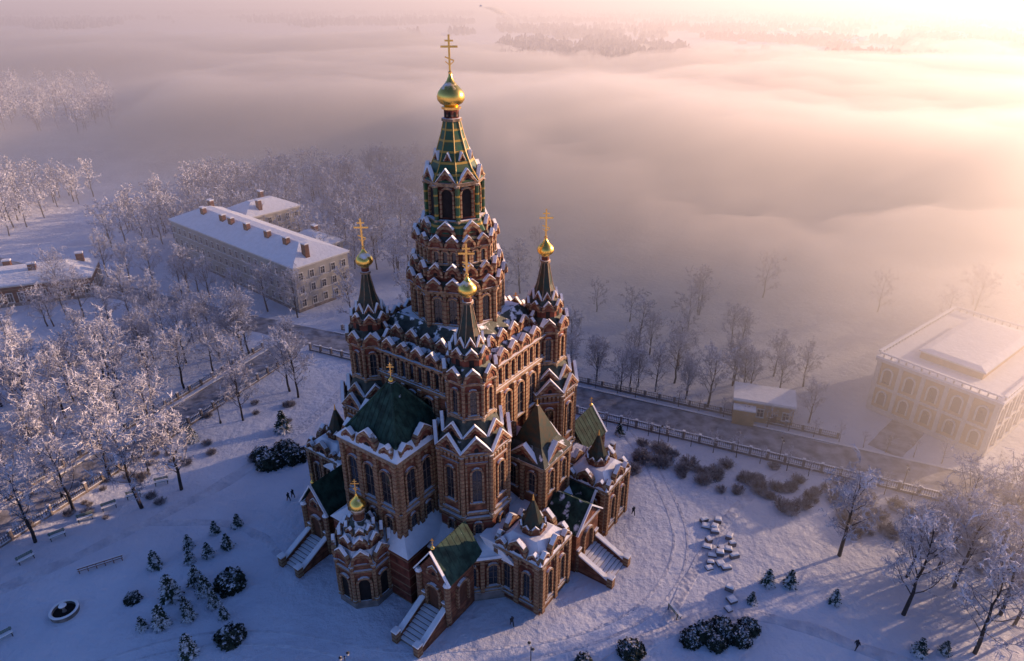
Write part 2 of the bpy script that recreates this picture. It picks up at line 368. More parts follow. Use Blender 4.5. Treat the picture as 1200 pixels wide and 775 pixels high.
def bigblock(S):
    def f(w):
        n=3
        for i in range(n): window(b,(i-1)*w/3.4,14.6,1.7,5.2)
        for i in range(n): window(b,(i-1)*w/3.4,9.4,1.2,3.)
        b.box('cornice',-w/2-.2,w/2+.2,0,.35,13.2,13.7)
        b.box('cornice',-w/2-.3,w/2+.3,0,.5,21.6,22.2)
        for u in(-w/2+.3,-w/6.8,w/6.8,w/2-.3): b.box('trim',u-.3,u+.3,0,.45,1,21.6)
        for i in range(7): b.box('trim',-w/2+.9+i*(w-2)/6-.2,-w/2+.9+i*(w-2)/6+.2,0,.3,20.7,21.5)
        koko(b,0,22.2,w*.36,.5,.5,-.6,.3,True)
        for s in(-1,1): koko(b,s*w*.34,22.2,w*.24,.2,.35,-.6,.3)
    boxwall(0,14.3,5.1,5.2,0,22.2,'brick2',f,S)
    def loftc(mat,h0,h1,z0,z1):
        b.loft(mat,[(h0,14.3-h0),(h0,14.3+h0),(-h0,14.3+h0),(-h0,14.3-h0)],[(h1,14.3-h1),(h1,14.3+h1),(-h1,14.3+h1),(-h1,14.3-h1)],z0,z1)
    loftc('snow',5.7,4.4,22.3,23.6); loftc('roof',4.6,.35,23.4,29.6)
    for sx in(-1,1):
        for sy in(-1,1): b.strut('roof',(4.6*sx,14.3+4.6*sy,23.45),(.35*sx,14.3+.35*sy,29.65),.16)
    for k in range(4):
        b.M=S@T(0,14.3)@RZ(k*pi/2)
        for u in range(-5,6):
            x=u*.8; t=1-abs(x)/4.6
            b.strut('roof',(x,4.6,23.45),(x,4.6-4.25*t,23.45+6.2*t),.05,4)
    b.M=S
    z=onion(b,(0,14.3),29.7,.4); cross(b,(0,14.3),z-.1,2.0); b.M=S
    b.loft('brick',[(7.2,10),(7.2,21),(-7.2,21),(-7.2,10)],[(7.2,10),(7.2,21),(-7.2,21),(-7.2,10)],0,8.4)
    b.loft('snow',[(7.5,9),(7.5,21.3),(-7.5,21.3),(-7.5,9)],[(5.1,9),(5.1,19.4),(-5.1,19.4),(-5.1,9)],8.4,10.2)
    c=(0,22.3)
    b.fr('brick2',3.7,3.7,-.3,8,8,q8,c); b.fr('stone',3.9,3.9,-.3,1.2,8,q8,c)
    def g(w):
        b.pex('dark',arch(0,1.5,1.2,4.4),0.01,.06); b.strip('trim',arch(0,2.2,1.2,4.4),arch(0,1.5,1.2,4.4),0,.35)
        b.box('cornice',-w/2,w/2,0,.3,6.4,6.7)
    around(b,S,c,3.7,8,q8,g); cols(b,S,c,3.75,8,q8,1.2,7.2,.3)
    b.fr('cornice',3.9,4.2,7.5,8.,8,q8,c)
    around(b,S,c,4.0,8,q8,lambda w:k2(w,1,8.,.3,.5,.92,.25))
    b.fr('snow',3.9,2.9,8.,9.6,8,q8,c); b.fr('brick',3.,3.,8.5,10.2,8,q8,c)
    around(b,S,c,3.05,8,q8,lambda w:k2(w,1,9.8,.2,.45,.92,.2))
    b.fr('snow',3.,1.8,10.,11.3,8,q8,c)
    around(b,S,c,2.,8,q8,lambda w:k2(w,1,11.1,.1,.35,.92,.2))
    b.fr('sroof',2.,.9,11.4,12.6,8,q8,c); b.fr('brick2',.8,.8,12,14,8,q8,c); b.fr('cornice',.95,.95,13.8,14.1,8,q8,c)
    z=onion(b,c,14.2,1.15); b.M=S; cross(b,c,z-.15,2.3); b.M=S
    for s in(-1,1):
        P=S@T(11.4*s,0)
        def pf(w):
            b.strip('trim',arch(0,2.6,2.2,5.0),arch(0,1.9,2.2,5.0),0,.4)
            b.pex('door',arch(0,1.9,2.2,5.0),.01,.08)
        boxwall(0,18.2,2.5,2.6,0,7.6,'brick2',pf,P)
        b.M=P
        for u in(-2.4,2.4): b.fr('trim',.42,.42,1.0,7.4,8,0,(u,20.95)); b.fr('snow',.55,.3,7.4,7.8,8,0,(u,20.95))
        groof(b,P,5.9,7.5,4.2,14,21.1)
        b.pex('brick2',[(-2.6,7.5),(0,11.2),(2.6,7.5)],20.4,20.8)
        b.M=P@T(0,20.8); koko(b,0,7.5,2.2,.4,.4,-.1,.2,True); b.M=P
        z=onion(b,(0,20.6),12.0,.3); cross(b,(0,20.6),z-.1,1.2)
        stair(b,P,3.2,2.2,20.9,5.2)
def smallblock(S):
    def f(w):
        for s in(-1,1): window(b,s*w*.24,11.5,1.1,3.4)
        b.box('cornice',-w/2-.2,w/2+.2,0,.45,15.9,16.4)
        for u in(-w/2+.3,0,w/2-.3): b.box('trim',u-.28,u+.28,0,.4,9,15.9)
        gable(b,0,16.4,w*.8,2.4,-.8,.2)
    boxwall(0,13.6,3.4,3.4,0,16.4,'brick2',f,S)
    def lc(mat,h0,h1,z0,z1,cy=13.6,cx=0):
        b.loft(mat,[(cx+h0,cy-h0),(cx+h0,cy+h0),(cx-h0,cy+h0),(cx-h0,cy-h0)],[(cx+h1,cy-h1),(cx+h1,cy+h1),(cx-h1,cy+h1),(cx-h1,cy-h1)],z0,z1)
    lc('sroof',3.8,2.2,16.4,18.4); lc('tile2',2.3,.2,18.2,23.6); b.fr('goldc',.12,.05,23.5,24.6,6,0,(0,13.6))
    b.box('brick',-12.5,12.5,16,18.5,0,7.0)
    b.loft('snow',[(13,15),(13,19),(-13,19),(-13,15)],[(13,13),(13,15.5),(-13,15.5),(-13,13)],7.0,9.4)
    for s in(-1,1):
        cx=9.0*s; cy=19.0
        def g(w):
            for q in(-1,1): window(b,q*w*.22,2.3,1.1,4.4)
            b.box('cornice',-w/2-.2,w/2+.2,0,.4,8.6,9.1); b.box('cornice',-w/2-.1,w/2+.1,0,.25,1.,1.3)
            for u in(-w/2+.35,0,w/2-.35): b.box('trim',u-.33,u+.33,0,.45,.5,8.6)
            for i in range(6): b.box('trim',-w/2+.9+i*(w-1.8)/5-.15,-w/2+.9+i*(w-1.8)/5+.15,0,.28,7.7,8.5)
            koko(b,0,9.1,w*.42,.4,.45,-.5,.3,True)
            for q in(-1,1): koko(b,q*w*.36,9.1,w*.26,.1,.3,-.5,.3)
        boxwall(cx,cy,3.6,3.6,0,9.1,'brick',g,S)
        lc('snow',3.9,2.0,9.1,10.8,cy,cx)
        b.fr('brick2',1.7,1.7,10.4,11.8,8,q8,(cx,cy))
        around(b,S,(cx,cy),1.85,8,q8,lambda w:koko(b,0,11.4,w*.9,.05,.3,-.3,.1))
        b.fr('tile2',1.7,.2,11.6,15.6,8,q8,(cx,cy),False); b.fr('goldc',.2,.04,15.5,16.6,6,0,(cx,cy))
    def pf(w):
        b.strip('trim',arch(0,2.8,2.2,5.),arch(0,2.1,2.2,5.),0,.4); b.pex('door',arch(0,2.1,2.2,5.),.01,.08)
        b.box('cornice',-w/2,w/2,0,.3,7.,7.3)
    boxwall(0,19.6,3.2,3.0,0,7.3,'brick2',pf,S)
    groof(b,S,7.2,7.2,3.0,15,22.9)
    b.pex('brick2',[(-3.1,7.3),(0,10.1),(3.1,7.3)],22.2,22.6)
    for s in(-1,1):
        groof(b,S@T(4.7*s,0),3.0,7.2,1.6,15,21.2)
    stair(b,S,4.4,2.2,22.7,5.0)
for k,fn in((-pi/2,bigblock),(pi/2,bigblock),(0,smallblock),(pi,smallblock)):
    S=RZ(k-pi/2); fn(S); b.M=I
CX,CY=-7.6,89.
b.finish('orthodox_cathedral',(CX,CY,0),math.radians(-35),smooth=('gold',))

# ------------------------------------------------------------ ground
def th(x,y):
    return -.08+.07*np.sin(x*.11+1.7*np.sin(y*.06))+.05*np.sin(y*.17+x*.05)+.03*np.sin(x*.41+.3)*np.sin(y*.37)
def axis(lo,hi,c0,c1,step,g=1.09):
    a=list(np.arange(c0,c1+.01,step)); s=step
    x=c0; L=[]
    while x>lo: s*=g; x-=s; L.append(x)
    s=step; x=c1; R=[]
    while x<hi: s*=g; x+=s; R.append(x)
    return np.array(L[::-1]+a+R)
def gridmesh(name,xs,ys,zf,mat):
    X,Y=np.meshgrid(xs,ys); Z=zf(X,Y); nx,ny=len(xs),len(ys)
    V=np.stack([X.ravel(),Y.ravel(),Z.ravel()],1)
    i=np.arange(nx*ny).reshape(ny,nx)
    F=np.stack([i[:-1,:-1].ravel(),i[:-1,1:].ravel(),i[1:,1:].ravel(),i[1:,:-1].ravel()],1)
    me=bpy.data.meshes.new(name); me.from_pydata(V.tolist(),[],F.tolist())
    for p in me.polygons: p.use_smooth=True
    me.materials.append(mat); o=bpy.data.objects.new(name,me); COL.objects.link(o); return o
def bump2(m,s1,d1_,s2,d2_):
    nt=m.node_tree;N=nt.nodes;L=nt.links;p=N['Principled BSDF']
    tc=N.new('ShaderNodeTexCoord')
    a=N.new('ShaderNodeTexNoise'); a.inputs['Scale'].default_value=s1; a.inputs['Detail'].default_value=9; a.inputs['Roughness'].default_value=.65
    L.new(tc.outputs['Object'],a.inputs['Vector'])
    bp=N.new('ShaderNodeBump'); bp.inputs['Distance'].default_value=d1_; L.new(a.outputs[0],bp.inputs['Height'])
    v=N.new('ShaderNodeTexVoronoi'); v.inputs['Scale'].default_value=s2; v.feature='SMOOTH_F1'; L.new(tc.outputs['Object'],v.inputs['Vector'])
    b2=N.new('ShaderNodeBump'); b2.inputs['Distance'].default_value=d2_; L.new(v.outputs[0],b2.inputs['Height']); L.new(bp.outputs[0],b2.inputs['Normal'])
    L.new(b2.outputs[0],p.inputs['Normal']); return m
GM=bump2(M('snow_ground',(.71,.74,.82),.9,col2=(.56,.59,.68),vs=.06),.3,.7,1.1,.10)
gridmesh('snow_ground',axis(-9000,9000,-110,110,1.6),axis(-1500,11000,40,190,1.6),lambda X,Y:th(X,Y),GM)
MAT['path']=bump2(M('packed_snow',(.66,.68,.75),.85,col2=(.50,.52,.60),vs=.5),.8,.4,1.8,.18)
MAT['road']=M('snowy_asphalt',(.42,.42,.46),.75,col2=(.16,.16,.18),vs=.5,bump=.1,bs=2.)
def ribbon(name,pts,w,mat,dz=.06,rough=.06):
    V=[];F=[]
    P=[Vector(p) for p in pts]
    R=[]
    for i in range(len(P)-1):
        n=max(1,int((P[i+1]-P[i]).length/1.5))
        for k in range(n): R.append(P[i].lerp(P[i+1],k/n))
    R.append(P[-1]); K=8
    for i,p in enumerate(R):
        d=(R[min(i+1,len(R)-1)]-R[max(i-1,0)]).normalized(); nrm=Vector((-d.y,d.x))
        wl=1+rough*2*noise.noise(Vector((i*.35,w,1))); wr=1+rough*2*noise.noise(Vector((i*.35,w,7)))
        for k in range(K+1):
            s=(k/K-.5)*w*(wl if k<K/2 else wr)
            edge=0 if 0<k<K else -.12
            q=p+nrm*s; V.append((q.x,q.y,float(th(q.x,q.y))+dz+edge*(1 if mat=='path' else .3)))
    for i in range(len(R)-1):
        for k in range(K): a=i*(K+1)+k; F.append((a,a+1,a+K+2,a+K+1))
    me=bpy.data.meshes.new(name); me.from_pydata(V,[],F); me.materials.append(MAT[mat]); o=bpy.data.objects.new(name,me); COL.objects.link(o)
    return o
def catmull(pts,n=8):
    P=[pts[0]]+list(pts)+[pts[-1]]; out=[]
    for i in range(1,len(P)-2):
        p0,p1,p2,p3=[np.array(P[i+j],float) for j in(-1,0,1,2)]
        for k in range(n):
            t=k/n; out.append(tuple(.5*((2*p1)+(-p0+p2)*t+(2*p0-5*p1+4*p2-p3)*t*t+(-p0+3*p1-3*p2+p3)*t**3)))
    out.append(tuple(map(float,pts[-1]))); return out
ribbon('tyre_track',catmull([(-62,52),(-44,60),(-30,61),(-14,58.2),(6,60),(20,67),(27,80),(26,97),(22,112)]),.5,'path',.04,.2)
ribbon('tyre_track',catmull([(-61,54),(-44,62),(-30,63),(-14,60.2),(6,62),(18.6,68.6),(25,80.6),(24,97),(20,112)]),.5,'path',.04,.2)
ribbon('snow_path',catmull([(-95,52),(-72,70),(-58,84),(-48,96),(-40,112),(-34,130)]),2.6,'path',.06,.3)
ribbon('snow_path',catmull([(-58,84),(-46,84),(-38,80),(-30,72)]),1.6,'path',.05,.4)
ribbon('snow_path',catmull([(10,57),(30,66),(50,58)]),2.4,'path',.075,.3)
ribbon('snow_path',catmull([(20,64),(34,84),(50,97),(66,90)]),1.8,'path',.07,.3)
d1=Vector((.911,-.411)); d2=Vector((.411,.911)); X0=Vector((-50.4,150.6))
ribbon('road',[X0-d1*160,X0+d1*260],7.5,'road',.05)
ribbon('road',[X0-d2*140,X0-d2*4],6.5,'road',.04)
ribbon('road',[X0+d1*128+d2*5,X0+d1*150+d2*60],6,'road',.04)
def kerb(p,q):
    k=B(); p=Vector(p);q=Vector(q);L=(q-p).length; k.box('stone',0,L,-.12,.12,-.3,.1); k.box('snow',0,L,-.2,.2,.1,.24)
    return k.single('kerb',(p.x,p.y,0),math.atan2((q-p).y,(q-p).x))
n1=Vector((-d1.y,d1.x)); 
for s in(-1,1):
    p=X0+d1*5+n1*s*3.95; kerb(p,p+d1*215)
    p=X0-d2*8+Vector((-d2.y,d2.x))*s*3.4; kerb(p,p-d2*110)
def fence(p,q,h=1.7,name='iron_fence'):
    k=B(); p=Vector(p);q=Vector(q);L=(q-p).length; n=int(L/3)
    for i in range(n+1):
        x=i*L/n; k.box('stone',x-.22,x+.22,-.22,.22,-.3,h+.15); k.box('snow',x-.25,x+.25,-.25,.25,h+.15,h+.3)
    k.box('stone',0,L,-.15,.15,-.3,.35); k.box('snow',0,L,-.17,.17,.35,.42)
    for z in(.55,h-.15): k.box('iron',0,L,-.035,.035,z,z+.08)
    m=int(L/.35)
    for i in range(m): x=(i+.5)*L/m; k.box('iron',x-.03,x+.03,-.03,.03,.4,h)
    return k.single(name,(p.x,p.y,0),math.atan2((q-p).y,(q-p).x))
fence(X0+d1*6-n1*6.2,X0+d1*190-n1*6.2)
fence(X0+d1*6+n1*6.,X0+d1*120+n1*6.,1.3)
e2=Vector((d2.y,-d2.x))
fence(X0-d2*10+e2*5,X0-d2*100+e2*5)
fence(X0-d2*10-e2*5,X0-d2*100-e2*5,1.3)

# ------------------------------------------------------------ vegetation
def tube(V,F,MI,pts,rad,k,mi):
    o=len(V); n=len(pts)
    for j,(p,r) in enumerate(zip(pts,rad)):
        d=(pts[min(j+1,n-1)]-pts[max(j-1,0)]).normalized(); a=d.orthogonal().normalized(); c=d.cross(a)
        for i in range(k):
            t=2*pi*i/k; V.append(tuple(p+(a*math.cos(t)+c*math.sin(t))*r))
    for j in range(n-1):
        for i in range(k):
            F.append((o+j*k+i,o+j*k+(i+1)%k,o+(j+1)*k+(i+1)%k,o+(j+1)*k+i)); MI.append(mi)
def rv(R): 
    return Vector((R.gauss(0,1),R.gauss(0,1),R.gauss(0,1))).normalized()
def tree_mesh(name,seed,h,nl=17,ns=7,nt=6,nw=4,spread=.36,t0=.22,far=False,tw=1.):
    R=random.Random(seed); V=[];F=[];MI=[]
    tr=[Vector((0,0,-.4))]; x=y=0
    K=7
    for i in range(1,K+1):
        x+=R.uniform(-.03,.03)*h*.5; y+=R.uniform(-.03,.03)*h*.5; tr.append(Vector((x,y,h*.93*i/K)))
    r0=.017*h
    tube(V,F,MI,tr,[r0*(1.15-1.05*i/K) for i in range(K+1)],6,0)
    def pt(t): f=t*K; i=min(int(f),K-1); return tr[i].lerp(tr[i+1],f-i)
    for i in range(nl):
        t=t0+(.98-t0)*(i+R.random()*.8)/nl; az=i*2.4+R.uniform(-.4,.4)
        el=math.radians(R.uniform(22,48)+t*22)
        d=Vector((math.cos(az)*math.cos(el),math.sin(az)*math.cos(el),math.sin(el)))
        prof=math.sin(min(1,(t-t0)/(1-t0)*.8+.28)*pi*.92)
        L=h*spread*(.45+.75*max(0,prof))*R.uniform(.75,1.15)
        P=[pt(t)]; dd=d.copy()
        for j in range(4):
            dd=(dd+rv(R)*.22+Vector((0,0,.09))).normalized(); P.append(P[-1]+dd*L/4)
        rl=r0*.42*(1-.55*t)
        tube(V,F,MI,P,[rl*(1-.2*j) for j in range(5)],4,0)
        for s in range(ns):
            u=.25+.75*(s+R.random())/ns; f=min(u,.999)*4; j=int(f); p=P[j].lerp(P[j+1],f-j)
            e=((P[j+1]-P[j]).normalized()*.7+rv(R)*.75+Vector((0,0,.1))).normalized(); l=L*.42*R.uniform(.6,1.15)
            q1=p+e*l*.5+rv(R)*l*.06; q2=p+e*l+rv(R)*l*.12
            tube(V,F,MI,[p,q1,q2],[rl*.42,rl*.3,.02],3,1)
            for w in range(nt):
                u2=.15+.85*(w+R.random())/nt; a=p.lerp(q1,u2*2) if u2<.5 else q1.lerp(q2,min(1,(u2-.5)*2))
                g=(e*.5+rv(R)).normalized(); l2=l*.45*R.uniform(.6,1.2)
                c=a+g*l2
                tube(V,F,MI,[a,c],[.035*tw,.018*tw],3,1)
                for _ in range(nw):
                    a2=a.lerp(c,R.uniform(.2,1)); c2=a2+(g*.5+rv(R)).normalized()*l2*.6
                    o=len(V); sd=rv(R)*.036*tw
                    V.extend([tuple(a2-sd),tuple(a2+sd),tuple(c2)]); F.append((o,o+1,o+2)); MI.append(1)
    me=bpy.data.meshes.new(name); me.from_pydata(V,[],F); me.polygons.foreach_set('material_index',MI)
    me.materials.append(MAT['bark']); me.materials.append(MAT['frost2' if far else 'frost']); return me
TREES=[tree_mesh('frosted_tree',s,14,nl=17+s%3,ns=7,nt=5,nw=4,spread=.34+.03*(s%3),tw=1.6) for s in range(5)]
FAR=[tree_mesh('frosted_tree_small',20+s,12,nl=12,ns=5,nt=4,nw=2,spread=.38,t0=.15,far=True,tw=3.6) for s in range(3)]
YNG=[tree_mesh('young_tree',40+s,4.6,nl=9,ns=4,nt=3,nw=2,spread=.34,t0=.35,tw=1.4) for s in range(2)]
def spruce_mesh(seed,h):
    R=random.Random(seed);V=[];F=[]
    def add(vs,fs): o=len(V);V.extend([tuple(v) for v in vs]);F.extend([tuple(i+o for i in f) for f in fs])
    n=6; add([(.05*h*.5*math.cos(2*pi*i/n),.05*h*.5*math.sin(2*pi*i/n),-.1) for i in range(n)]+[(0,0,h)],[(i,(i+1)%n,n) for i in range(n)])
    K=13
    for k in range(K):
        z=h*(.06+.9*k/K); r=h*.34*(1-k/K)**.85+.06; nb=int(10-4*k/K)+3
        for j in range(nb):
            a=2*pi*j/nb+k*.7+R.uniform(-.2,.2); rr=r*R.uniform(.75,1.15); dz=-rr*R.uniform(.15,.4)
            c,s=math.cos(a),math.sin(a); w=rr*R.uniform(.2,.3)
            m=rr*.55
            pts=[Vector((0,0,z+.12*h/K)),Vector((m*c-w*s,m*s+w*c,z+dz*.6-.03*h)),Vector((rr*c,rr*s,z+dz)),Vector((m*c+w*s,m*s-w*c,z+dz*.6-.03*h)),Vector((m*c,m*s,z+dz*.35+.02*h))]
            add(pts,[(0,1,4),(1,2,4),(2,3,4),(3,0,4)])
            for q in range(2):
                a2=a+R.uniform(-.35,.35); r2=rr*R.uniform(.6,1.05); p=Vector((r2*math.cos(a2),r2*math.sin(a2),z+dz*r2/rr)); e=rv(R)*.09*h*.6
                add([p,p+e+Vector((0,0,-.04*h)),p+Vector((.06*h*math.cos(a2),.06*h*math.sin(a2),-.02*h))],[(0,1,2)])
    me=bpy.data.meshes.new('spruce'); me.from_pydata(V,[],F); me.materials.append(MAT['spruce']); return me
SPR=[spruce_mesh(s,3.) for s in range(3)]
def shrub_mesh(seed,r,h,n=150,mat='shrub'):
    R=random.Random(seed);V=[];F=[];MI=[]
    for i in range(n):
        a=R.uniform(0,2*pi); q=R.random()**.5*.6*r; p=Vector((q*math.cos(a),q*math.sin(a),-.1))
        e=Vector((math.cos(a)*q/r*1.1+R.gauss(0,.25),math.sin(a)*q/r*1.1+R.gauss(0,.25),1)).normalized(); l=h*R.uniform(.6,1.1)*(1-.35*q/r)
        c=p+e*l; tube(V,F,MI,[p,p.lerp(c,.5)+rv(R)*.06,c],[.03,.025,.01],3,0)
        for _ in range(7):
            a2=p.lerp(c,R.uniform(.3,1)); c2=a2+(e*.6+rv(R)).normalized()*h*.25; sd=rv(R)*.04
            o=len(V);V.extend([tuple(a2-sd),tuple(a2+sd),tuple(c2)]);F.append((o,o+1,o+2));MI.append(0)
    me=bpy.data.meshes.new('shrub'); me.from_pydata(V,[],F); me.materials.append(MAT[mat]); return me
SHR=[shrub_mesh(s,1.3,1.5) for s in range(3)]
def bush_mesh(seed,r,h):
    R=random.Random(seed);V=[];F=[]
    for i in range(1900):
        d=rv(R); d.z=abs(d.z); k=R.uniform(.72,1.06)*(1+.35*noise.noise(d*2.6+Vector((seed*3.7,0,0))))
        p=Vector((d.x*r*k,d.y*r*k,d.z*h*k))
        n_=(d+rv(R)*.7).normalized(); t=n_.orthogonal().normalized(); u=n_.cross(t); s=R.uniform(.07,.15)
        o=len(V); V.extend([tuple(p+t*s),tuple(p-t*s*.5+u*s*.8),tuple(p-t*s*.5-u*s*.8)]); F.append((o,o+1,o+2))
    me=bpy.data.meshes.new('bush'); me.from_pydata(V,[],F); me.materials.append(MAT['bushleaf']); return me
BSH=[bush_mesh(s,1.,.9) for s in range(3)]
def put(name,me,x,y,s=1,sz=None,parent=None):
    o=bpy.data.objects.new(name,me); COL.objects.link(o); o.location=(x,y,float(th(x,y))); k=sz if sz else s
    o.scale=(s,s,k); o.rotation_euler=(rnd.uniform(-.04,.04),rnd.uniform(-.04,.04),rnd.uniform(0,6.28))
    if parent: o.parent=parent
    return o
near=[(-60.5,87.5,17),(-56,92,15),(-71,86.5,14),(-73,79.6,14),(-69.6,95,15),(-81,96,14),(-84.6,126,15),(-88,128,13),(-74,136,13),(-44.5,121.5,13),(-47,124,14),(-49,133,12),(-61,140,12),
 (48.9,76.8,15),(52.9,66,16),(58.9,60,15),(39.8,118,13),(30.3,124,10),(27,126,9),(18.5,129,10),(58,112,9),(62,74,13),(68,80,14),(66,66,14),(36,121,8),(23,124,9),
 (-66,104,14),(-76,106,15),(-79,116,15),(-90,108,15),(-94,98,14),(-86,88,14),(-80,76,13),(-88,80,14),(-57,122,13),(-53,113,12),(-98,118,14),(-82,134,12),(-95,90,15),(-78,68,12)]
for x,y,h in near: put('frosted_tree',rnd.choice(TREES),x,y,h/14)
def grove(name,n,fn,meshes,h0,h1,ref):
    e=bpy.data.objects.new(name,None); COL.objects.link(e); c=0; tries=0
    while c<n and tries<n*30:
        tries+=1; x,y=fn()
        if x is None: continue
        s=rnd.uniform(h0,h1)/ref; put('tree',rnd.choice(meshes),x,y,s,parent=e); c+=1
    return e
def inb(x,y):
    v=Vector((x+56,y-164)); a=v.dot(Vector((math.cos(math.radians(140)),math.sin(math.radians(140))))); c=v.dot(Vector((math.cos(math.radians(50)),math.sin(math.radians(50)))))
    if -3<a<70 and -5<c<22: return True
    w=Vector((x,y))-X0
    if abs(w.dot(n1))<7.5: return True
    if abs(w.dot(e2))<4.5 and w.dot(d2)<0: return True
    return False
def rect(x0,x1,y0,y1):
    def f():
        x=rnd.uniform(x0,x1);y=rnd.uniform(y0,y1)
        if inb(x,y) or (42<x<58 and 108<y<120): return None,None
        return x,y
    return f
def behind():
    x=rnd.uniform(-140,-20);y=rnd.uniform(185,330)
    if inb(x,y) or y<175+(-x-20)*.35 or y>335+ (x+20)*.35: return None,None
    return x,y
def farleft():
    y=rnd.uniform(420,640); x=-y*rnd.uniform(.56,.95)
    return x,y
grove('frosted_grove',290,behind,FAR,9,14,12)
grove('frosted_grove',60,rect(-225,-172,212,290),FAR,10,14,12)
grove('frosted_grove',200,farleft,FAR,11,16,12)
grove('frosted_grove',24,rect(-125,-58,138,178),TREES,9,14,14)
grove('frosted_grove',22,rect(-112,-88,70,130),TREES,11,15,14)
grove('frosted_grove',16,rect(20,150,140,175),FAR,8,12,12)
grove('frosted_grove',18,rect(12,68,122,146),TREES,8,12,14)
grove('frosted_grove',14,rect(56,88,55,84),TREES,11,15,14)
grove('frosted_grove',20,rect(-48,12,155,200),FAR,9,13,12)
def lineup(name,p,d,L,step,meshes,s0):
    e=bpy.data.objects.new(name,None); COL.objects.link(e)
    t=0
    while t<L:
        q=p+d*t; put('tree',rnd.choice(meshes),q.x+rnd.uniform(-.3,.3),q.y+rnd.uniform(-.3,.3),s0*rnd.uniform(.8,1.15),parent=e); t+=step*rnd.uniform(.9,1.1)
lineup('young_tree_row',X0+d1*60-n1*8,d1,130,4.,YNG,.9)
lineup('young_tree_row',X0+d1*60+n1*5,d1,130,4.2,YNG,.9)
lineup('street_tree_row',X0-d2*95-e2*7,d2,90,9,TREES,.9)
lineup('street_tree_row',X0-d1*80+n1*7,d1,78,10,TREES,.8)
for x,y,h in [(-52.3,74.7,3.4),(-47.6,75.7,2.7),(-49,78.6,2.7),(-47.3,68.9,4.8),(-46.5,64.2,4),(-43.3,65.3,3.2),(-42.9,69.6,3.6),(-38.7,65.5,2.4),(-45.3,76.8,2.9),(-43.2,78.6,3),(-43.3,83.2,2.7),(-46.3,81.7,2.6),(-41,59.7,4),(-48.8,63.7,2.3),(-44,109.5,5),
  (36.3,71.2,3.2),(39.3,71,3.2),(44.4,68,2.7),(51.8,60,3),(55,60,2.4),(-45,71.5,3.6),(-40.8,67.5,3.),(-44.5,67,2.5),(-60,106,4),(33,68,2.2),(20.5,108,3)]:
    put('spruce',rnd.choice(SPR),x,y,h/3*1.05,h/3)
for x,y,s in [(-39.9,71.2,2.2),(-42.9,99,2.6),(-39.5,100.5,2.4),(-41.5,103,2.),(-45.5,101,1.8),(-36.5,62,1.9),(-52.5,68.5,1.1),(25,62.6,1.7),(27.6,63.2,1.8),(29.6,62,1.6),(15.2,60,1.7),(31.2,63.5,1.5),(23.2,61.8,1.4),(26.3,61.2,1.4),(9,58.5,1.2)]:
    put('evergreen_bush',rnd.choice(BSH),x,y,s,s*1.05)
e=bpy.data.objects.new('shrubbery',None); COL.objects.link(e)
for i in range(120):
    t=rnd.uniform(0,1); x=22+60*t+rnd.gauss(0,1.8); y=102-27*t+rnd.gauss(0,3.6)
    put('shrub',rnd.choice(SHR),x,y,rnd.uniform(.5,1.3),parent=e)
e=bpy.data.objects.new('shrubbery',None); COL.objects.link(e)
for i in range(36):
    t=rnd.uniform(0,1); put('shrub',rnd.choice(SHR),-46-28*t+rnd.gauss(0,2),112-22*t+rnd.gauss(0,5),rnd.uniform(.4,.9),parent=e)
def forest(name,gen,n,size):
    R=np.random.RandomState(5); P=[]
    while len(P)<n:
        q=gen(R)
        if q: P.append(q)
    P=np.array(P); m=len(P); K=6
    prof=np.array([(.25,0),(1,.35),(.8,.62),(.38,.85)])
    a=2*np.pi*np.arange(K)/K
    base=np.array([(r*np.cos(t),r*np.sin(t),z) for r,z in prof for t in a]+[(0,0,1.)])
    nv=len(base); fs=[]
    for k in range(3):
        for i in range(K): fs.append((k*K+i,k*K+(i+1)%K,(k+1)*K+(i+1)%K,(k+1)*K+i))
    tri=[(3*K+i,3*K+(i+1)%K,4*K) for i in range(K)]
    S=size*(.6+.6*R.rand(m)); V=base[None]*1.0+R.normal(0,.16,(m,nv,3)); V=V*np.stack([S*.38,S*.38,S],1)[:,None,:]
    V[:,:,0]+=P[:,None,0];V[:,:,1]+=P[:,None,1]; V=V.reshape(-1,3)
    off=(np.arange(m)*nv)[:,None,None]
    F=(np.array(fs)[None]+off).reshape(-1,4).tolist()+(np.array(tri)[None]+off).reshape(-1,3).tolist()
    me=bpy.data.meshes.new(name); me.from_pydata(V.tolist(),[],F); me.materials.append(MAT['farwood']); o=bpy.data.objects.new(name,me); COL.objects.link(o)
MAT['farwood']=M('distant_wood',(.07,.06,.065),.95,col2=(.20,.19,.21),vs=.02)
def gR(R):
    y=850*math.exp(R.rand()*1.7); x=y*(-.02+.95*R.rand())
    v=noise.noise(Vector((x*.0045,y*.003,0)))+.8*noise.noise(Vector((x*.014,y*.009,3)))
    return (x,y) if v>.02 else None
def gH(R):
    y=1500*math.exp(R.rand()*1.2); x=y*(-1.+.95*R.rand())
    v=noise.noise(Vector((x*.002,y*.0015,5)))+.5*noise.noise(Vector((x*.01,y*.007,3)))
    return (x,y) if v>.08 else None
forest('distant_forest',gR,9500,12); forest('distant_forest',gH,4000,14)

